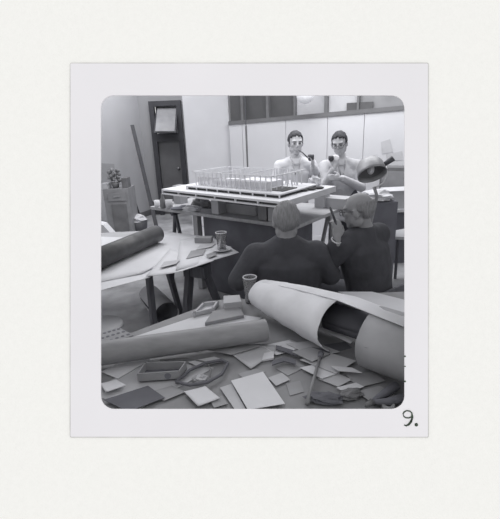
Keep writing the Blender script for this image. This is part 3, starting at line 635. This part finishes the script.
for i, (q, m, lb) in enumerate(((((186, 259), (203, 255), (206, 249), (191, 251)), 'paper3', 'grey scrap nearest the middle of the drawing table'),
    (((196, 250), (212, 247), (216, 243), (200, 245)), 'paper2', 'pale grey scrap between the grey box and the coffee glass'),
    (((160, 268), (176, 264), (180, 260), (164, 262)), 'paper2', 'pale grey scrap near the curled front sheet'),
    (((209, 258), (217, 255), (214, 252), (206, 255)), 'steel', 'small darker scrap in front of the coffee glass'))):
    sheet('paper_scrap', q, LZ + .021 + .003 * i, m, lb, group=G)
a, b = onz(88, 263, LZ + .1), onz(157, 233.5, LZ + .1)
dv = (b - a).normalized()
tb = thing('dark_tube', a.lerp(b, .5) - V((0, 0, .08)), 'thick dark cardboard tube lying on the white sheets of the drawing table', 'tube')
MB().tube([a, b - dv * .01], .082, 28).build('tube', M['tubed'], tb, True); MB().tube([b - dv * .01, b], .08, 28).build('end_cap', M['dark'], tb)
# drinking glasses
def tumbler(c, h, r, label, fill=.55, saucer=False):
    g = thing('drinking_glass', c, label, 'glass')
    MB().lathe(c, [(r * .75, .001), (r, h), (r * .93, h), (r * .7, .008), (.001, .008)], 24, cap=True).build('glass', M['glass'], g, True)
    if fill: MB().lathe(c, [(r * .69, .009), (r * (.69 + .23 * fill), h * fill)], 20).build('coffee', M['drink'], g, True)
    MB().tube([V(c) + V((r * .97 * math.cos(k * math.pi / 12), r * .97 * math.sin(k * math.pi / 12), h)) for k in range(25)], .0035, 6).build('rim', M['white'], g, True)  # white ring paints the bright glint along the glass edge
    return g
c = onz(222, 250, LZ + .03)
sc_ = MB().lathe(c - V((0, 0, .008)), [(.03, 0), (.06, .01), (.085, .02), (.083, .024), (.05, .014), (.001, .012)], 24, cap=False).build('saucer', M['white'], None, True)
tag(sc_, 'white saucer under the glass of dark coffee on the drawing table', 'saucer')
tumbler(c + V((0, 0, .007)), .15, .048, 'glass half filled with dark coffee, on the white saucer on the drawing table', .6)
blk('small_box', 204, 242, LZ + .02, (.16, .08, .05), 'paper3', 'small flat grey box at the far edge of the drawing table', 'box', rz=-.15)
# white sheets stack at far left
tag(MB().prism([ony(x, y, 4.6) for x, y in ((90, 222), (103, 225), (112, 235), (112, 243), (90, 243))], .14, V((0, 1, 0))).build('paper_bundle', M['paper']), 'white paper bundle rising at the far left behind the dark tube', 'paper')
pbx = bpy.data.objects['paper_bundle']
pbz = pbx.location.z; c = ony(98, 243, 4.85); blk('low_cupboard', V((c.x - .05, 4.87, 0)), 0, 0, (.5, .6, pbz - .002), 'steel', 'grey low cupboard under the white paper bundle at far left', 'cupboard', rz=0)
# rolled paper under the table
a, b = onz(152, 303, .22), onz(176, 322, .16)
b = onz(167, 314, .125); a = b + V((-.28, .5, 0))
rp = MB()
def rollmb(mb, pts, rs, th=.004, n=28, sq=1, a0=0, a1=2 * math.pi):
    pts = [V(p) for p in pts]; out = []
    for s_ in (0, 1):
        for i, p in enumerate(pts):
            t_ = (pts[min(i + 1, len(pts) - 1)] - pts[max(i - 1, 0)]).normalized(); a_ = t_.cross(V((0, 0, 1))).normalized(); b_ = a_.cross(t_)
            rr = rs[i] - th * s_
            out.append([p + a_ * math.cos(a0 + (a1 - a0) * k / n) * rr * (1 + .02 * math.sin(k * .9 + i) + .012 * math.sin(k * 2.3 + i * 1.7)) + b_ * math.sin(a0 + (a1 - a0) * k / n) * rr * sq for k in range(n + 1)])
    m_ = len(pts); R_ = [[mb.bm.verts.new(p) for p in r] for r in out]; O, I = R_[:m_], R_[m_:][::-1]; seq = O + I
    for x_, y_ in zip(seq, seq[1:] + seq[:1]):
        for k in range(n): mb.bm.faces.new((x_[k], x_[k + 1], y_[k + 1], y_[k]))
    for i in range(m_ - 1):
        for k in (0, n): mb.bm.faces.new((O[i][k], O[i + 1][k], I[m_ - 2 - i][k], I[m_ - 1 - i][k]))
    return mb
o = rollmb(rp, [a, b], [.11, .12], a0=.2, a1=6.2).build('paper_roll', M['paper2'], None, True)
rollmb(MB(), [a, a.lerp(b, .97)], [.1, .11], a0=.2, a1=6.2).build('shade_liner', M['paper4'], o, True)  # dark liner paints the shade inside the roll's open end
tag(o, 'loosely rolled grey paper with a dark open end on the floor under the drawing table', 'paper roll')
# stool at left
c = onz(102, 325, .5)
s = thing('round_stool', (c.x, c.y, 0), 'round pale-topped stool standing at the left behind the near table', 'stool')
MB().lathe(c - V((0, 0, .03)), [(.11, 0), (.145, .01), (.145, .03), (.135, .04), (.001, .045)], 28).build('seat', M['paper2'], s, True)
for k in range(4):
    a = k * math.pi / 2 + .6; MB().tube([c + V((.1 * math.cos(a), .1 * math.sin(a), -.03)), V((c.x + .16 * math.cos(a), c.y + .16 * math.sin(a), 0))], .014, 8).build('leg', M['woodd'], s)

# ---------------------------------------------------------------- near table and what lies on it
NZ = .76
t = thing('work_table', (.1, 1.6, 0), 'cluttered grey work table nearest the viewer, strewn with paper and card', 'table')
MB().prism([(-1.15, 1.06, NZ - .03), (1.4, 1.06, NZ - .03), (1.4, 2.36, NZ - .03), (-.2, 2.34, NZ - .03), (-1.15, 1.52, NZ - .03)], .03).build('tabletop', M['mid'], t, bevel=.003)
for x, y in ((-1.05, 1.14), (1.3, 1.14), (1.3, 2.2), (-.25, 2.1)): MB().tube([(x, y, NZ - .03), (x, y, 0)], .03, 4).build('leg', M['woodd'], t)
LV = [0]
def S(q, m, lb, curl=0, cat='paper', name='paper_sheet', lv=None, th=.002, grp=None):
    z = NZ + .0012 + .005 * (LV[0] if lv is None else lv); LV[0] += 1
    return sheet(name, q, z, m, lb, cat, curl=curl, th=th, group=grp)
GP = 'sheets and cards strewn on the work table'
for q, m, lb, cu, nm, lv in (
    (((110, 345), (212, 311), (262, 318), (200, 352)), 'paper', 'large white sheet along the far left edge of the work table behind the long tube', 0, 'paper_sheet', 0),
    (((86, 394), (150, 360), (214, 368), (140, 409)), 'paper2', 'wide pale grey sheet under the dark card at the near left corner', 0, 'paper_sheet', 0),
    (((104, 400), (148, 386), (165, 398), (128, 412)), 'paper4', 'dark grey card at the near left corner of the work table', 0, 'card', 2),
    (((184, 392), (205, 386.5), (220, 399), (198, 407)), 'paper', 'small white square sheet near the front edge, left of the large white sheets', .004, 'paper_sheet', 2),
    (((231, 381), (263, 372), (285, 404), (248, 410)), 'paper', 'brightest large white sheet at the front edge of the work table', 0, 'paper_sheet', 3),
    (((220, 388), (232, 384), (246, 410), (235, 410)), 'paper2', 'pale strip of paper tucked under the brightest white sheet', 0, 'paper_sheet', 1),
    (((228, 352), (250, 344), (282, 347), (251, 370)), 'paper2', 'pale folded sheet just in front of the right end of the long tube', .006, 'paper_sheet', 1),
    (((206, 350), (240, 344), (262, 346), (232, 355)), 'paper3', 'grey card lying along the front of the long tube', 0, 'card', 3),
    (((150, 392), (172, 386), (186, 392), (164, 401)), 'paper3', 'flat grey card below the open grey box', 0, 'card', 1),
    (((101, 372), (135, 356), (150, 360), (118, 379)), 'paper', 'white sheet by the left edge in front of the long tube', 0, 'paper_sheet', 1),
    (((286, 344), (312, 341), (340, 352), (314, 357)), 'paper2', 'pale card nearest the mouth of the big paper roll', 0, 'card', 2),
    (((262, 346), (290, 340), (306, 347), (276, 356)), 'paper', 'white sheet below the left part of the big paper roll', .004, 'paper_sheet', 1),
    (((300, 360), (326, 352), (356, 361), (336, 374)), 'paper2', 'pale square card in the middle of the right-hand clutter', 0, 'card', 3),
    (((292, 352), (310, 347), (330, 354), (312, 362)), 'paper3', 'grey card overlapping the pale square card', 0, 'card', 5),
    (((300, 368), (318, 364), (340, 373), (322, 379)), 'paper', 'white strip below the pale square card', 0, 'card', 2),
    (((318, 379), (336, 373), (352, 380), (338, 387)), 'paper2', 'pale strip to the right of the dark stick', 0, 'card', 1),
    (((346, 375), (372, 372), (386, 381), (358, 388)), 'paper3', 'grey strip of card in front of the right paper roll', 0, 'card', 1),
    (((356, 392), (380, 386), (396, 396), (374, 404)), 'paper3', 'grey card at the near right corner', 0, 'card', 2),
    (((276, 369), (296, 362), (306, 367), (288, 376)), 'paper3', 'small grey card left of the dark stick', 0, 'card', 0),
    (((112, 352), (128, 349), (140, 355), (122, 359)), 'paper2', 'small pale card peeping from under the left end of the long tube', 0, 'card', 3),
    (((188, 362), (214, 357), (226, 361), (198, 367)), 'paper2', 'pale strip of card behind the bent dark frame', 0, 'card', 2),
    (((238, 374), (256, 369), (266, 372), (244, 379)), 'paper3', 'grey card behind the brightest white sheet', 0, 'card', 2),
    (((286, 384), (300, 381), (304, 392), (290, 396)), 'paper3', 'small grey card right of the brightest white sheet', 0, 'card', 0),
    (((100, 384), (116, 380), (126, 386), (106, 393)), 'paper', 'white scrap behind the dark card at the near left corner', .004, 'paper_sheet', 3),
    (((210, 400), (222, 396), (228, 404), (214, 408)), 'paper3', 'tiny grey card between the small white square and the large white sheets', 0, 'card', 1),
    (((330, 366), (352, 368), (362, 373), (338, 371)), 'paper', 'narrow white strip lying across the right of the pale square card', 0, 'card', 6),
    (((336, 388), (356, 383), (364, 387), (346, 393)), 'paper', 'white strip of card behind the crumpled tape', 0, 'card', 2),
    (((268, 378), (282, 373), (290, 380), (276, 386)), 'paper2', 'pale card beside the upper right corner of the brightest white sheet', 0, 'card', 1),
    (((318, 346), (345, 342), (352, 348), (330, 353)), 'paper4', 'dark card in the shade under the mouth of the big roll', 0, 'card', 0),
):
    S(q, m, lb, cu, 'card' if nm == 'card' else 'paper', nm, lv, grp=GP)
# long tube across the table
a, b = onz(72, 357.5, NZ + .075), onz(266, 330, NZ + .075)
dv = (b - a).normalized()
tb = thing('cardboard_tube', V(((a.x + b.x) / 2, (a.y + b.y) / 2, NZ + .02)), 'long grey cardboard tube lying across the left of the work table', 'tube')
MB().tube([a, b], .055, 32, cap=False).build('tube', M['tube'], tb, True)
MB().lathe(b, [(.055, -.001), (.048, .004), (.001, .004)], 32, axis=dv).build('end_cap', M['paper3'], tb, True)
# big loose paper rolls
def P3(x, y, z): return onz(x, y, z)
pa, pb2 = P3(262, 293, NZ + .1), P3(342, 324, NZ + .135)
pe = pb2
r1m = rollmb(MB(), [pa.lerp(pe, i / 8) for i in range(9)], [.098, .108, .122, .126, .138, .14, .15, .153, .162], .003, 36, .8, math.radians(-62), math.radians(250))
tag(r1m.build('paper_roll', M['rollp'], None, True), 'big loose pale paper roll with its open dark mouth turned to the right', 'paper roll', 'big rolls on the work table')
ov = rollmb(MB(), [pa.lerp(pb2, .06), pa.lerp(pb2, .5), pb2, pa.lerp(pb2, 1.55) - V((0, 0, .02))], [.104, .14, .166, .17], .003, 30, .8, math.radians(78), math.radians(150))
tag(ov.build('paper_sheet', M['rollp'], None, True), 'long pale sheet draped over the top of the big roll and on toward the right', 'paper')
sheet('paper_sheet', [P3(338, 292, .77), P3(405, 316, .77), P3(440, 309, .77), P3(372, 292, .77)], .9, 'paper', 'white sheet on the far right edge of the work table behind the rolls', 'paper')
pc, pd = P3(373, 336, NZ + .135), P3(450, 362, NZ + .135)
r2m = rollmb(MB(), [pc, pc.lerp(pd, .3), pd], [.155, .155, .15], .003, 36, .85, math.radians(-70), math.radians(280))
tag(r2m.build('paper_roll', M['kraft'], None, True), 'grey paper roll at the right end of the work table, below the white sheet', 'paper roll', 'big rolls on the work table')
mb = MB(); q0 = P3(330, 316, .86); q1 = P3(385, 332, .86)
tag(rollmb(mb, [q0, q1], [.08, .085], .003, 24, .8).build('paper_roll', M['paper4'], None, True), 'dark inner roll painting the shade in the mouth of the big pale roll', 'paper roll')  # dark colour stands in for the shade inside the open mouth
# tumbler
c = ony(251, 309, 2.28); tumbler(V((c.x, c.y, NZ + .001)), .165, .042, 'empty clear drinking glass behind the big paper roll on the work table', 0)
# folded card pieces behind the tube
def pblk(name, px, h, m, label, cat, z=NZ + .004, group=None):
    return tag(MB().prism(poly(px, z), h).build(name, M[m], None, bevel=.002), label, cat, group)
G = 'card model pieces behind the long tube'
pblk('card_block', [(224, 312), (242, 310), (240, 303), (224, 304)], .055, 'paper2', 'upright pale card block beside the drinking glass', 'block', group=G)
pblk('card_block', [(205, 326), (244, 318), (240, 309), (213, 314)], .02, 'paper3', 'flat grey card slab in front of the upright pale block', 'block', group=G)
ot = thing('card_tray', onz(206, 313, NZ + .006), 'small open card tray at the far edge, left of the card blocks', 'tray', G)
tq = poly([(193, 317), (214, 312), (219, 304), (203, 306)], NZ + .006)
for i in range(4):
    a_, b_ = tq[i], tq[(i + 1) % 4]; n_ = (b_ - a_).cross(V((0, 0, 1))).normalized() * .012
    MB().prism([a_, b_, b_ - n_, a_ - n_], .025).build('side_panel', M['paper2'], ot)
MB().prism(tq, .003).build('bottom_panel', M['paper'], ot)
# muffin-like palette tray
c0 = onz(119, 341, NZ + .003)
pt = thing('paint_palette', c0, 'grey palette tray with rows of dark wells behind the left of the long tube', 'palette')
tq = poly([(98, 350), (134, 338), (119, 330), (92, 338)], NZ + .003)
MB().prism(tq, .018).build('tray', M['paper3'], pt, bevel=.002)
for i in range(6):
    for j in range(3):
        u, v = (i + .5) / 6, (j + .5) / 3; q = (tq[0] * (1 - u) + tq[1] * u) * (1 - v) + (tq[3] * (1 - u) + tq[2] * u) * v
        MB().lathe(q + V((0, 0, .0182)), [(.009, 0), (.009, .001)], 12).build('well', M['dark'], pt)
# open grey box with a dark hole
bb_ = thing('open_carton', onz(165, 372, NZ + .01), 'grey opened carton with a dark hole in its side, in front of the long tube', 'box')
tq = poly([(138, 382), (180, 379), (187, 369), (146, 370)], NZ + .011)
for i in range(4):
    a_, b_ = tq[i], tq[(i + 1) % 4]; n_ = (b_ - a_).cross(V((0, 0, 1))).normalized() * .004
    MB().prism([a_, b_, b_ - n_, a_ - n_], .04).build('side_panel', M['paper3'], bb_)
MB().prism(tq, .003).build('bottom_panel', M['paper4'], bb_)
f0, f1 = tq[0], tq[1]; hc = f0.lerp(f1, .72) + V((0, -.001, .02))
MB().lathe(hc, [(.014, -.003), (.014, .002)], 16, axis=V((0, -1, 0))).build('round_hole', M['dark'], bb_)
# dark triangular frame / bent strip
def loop(px, z, r): return MB().tube([onz(a_, b_, z) for a_, b_ in px], r, 8)
o = loop([(176, 382), (190, 370), (205, 363), (222, 360), (228, 363), (222, 374), (208, 382), (190, 385), (176, 382)], NZ + .02, .007).build('bent_frame', M['paper4'], None, True)
tag(o, 'dark bent triangular frame lying in front of the middle of the tube', 'frame')
o = loop([(160, 360), (186, 358), (206, 362), (211, 369), (210, 377)], NZ + .016, .003).build('wire', M['steeld'], None, True); tag(o, 'thin dark curved wire beside the bent triangular frame', 'wire')
crumple('foil_scrap', onz(200, 380, NZ + .004), (.03, .025, .012), 'metal', 'tiny shiny foil scrap inside the bent dark frame', 'scrap', 31)
# long dark stick
a, b = onz(320, 357, NZ + .03), onz(307, 404, NZ + .02)
stk = thing('paint_brush', a.lerp(b, .5), 'long grey brush stick lying toward the viewer across the right-hand clutter', 'brush')
MB().tube([a, b], [.006, .009], 10).build('handle', M['mid'], stk, True); MB().tube([a, a + (a - b).normalized() * .03], [.01, .014], 10).build('bristles', M['dark'], stk, True)
# fold cards with dark edges
for q, lb in (([(276, 346), (296, 352), (312, 348), (330, 351)], 'dark zigzag strip of card under the pale cards near the big roll'),
              ([(272, 362), (284, 358), (296, 361)], 'short dark strip between the white sheet and grey card')):
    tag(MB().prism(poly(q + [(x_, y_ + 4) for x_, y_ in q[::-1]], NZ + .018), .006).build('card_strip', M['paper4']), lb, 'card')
pblk('card_block', [(262, 362), (274, 360), (274, 353), (264, 355)], .012, 'paper', 'tiny white card cube beside the short dark strip', 'block')
# dark clutter at the front
crumple('crumpled_tape', onz(325, 401, NZ + .004), (.07, .03, .02), 'paper4', 'dark crumpled tape at the front edge, right of the long brush', 'tape', 33, -.2)
crumple('crumpled_tape', onz(350, 397, NZ + .004), (.05, .028, .02), 'steeld', 'dark grey crumpled tape beside the pliers at the front edge', 'tape', 34, .3)
a = onz(372, 402, NZ + .025); b = onz(396, 386, NZ + .03); c = onz(402, 398, NZ + .025)
plr = thing('pliers', a, 'dark pliers with thick handles at the near right corner', 'pliers')
MB().tube([a, a.lerp(b, .5), b], [.008, .016, .018], 10).build('handle', M['dark'], plr, True); MB().tube([a, a.lerp(c, .5) + V((0, -.01, 0)), c], [.008, .014, .017], 10).build('handle', M['dark'], plr, True)
MB().tube([a, a + (a - b).normalized() * .035], [.014, .006], 8).build('jaw', M['steeld'], plr, True)
c = onz(388, 408, NZ + .004)
tag(MB().lathe(c, [(.024, 0), (.024, .018), (.013, .018), (.013, 0), (.024, 0)], 20, cap=False).build('tape_roll', M['paper3'], None, True), 'small pale roll of tape between the handles of the pliers', 'tape')
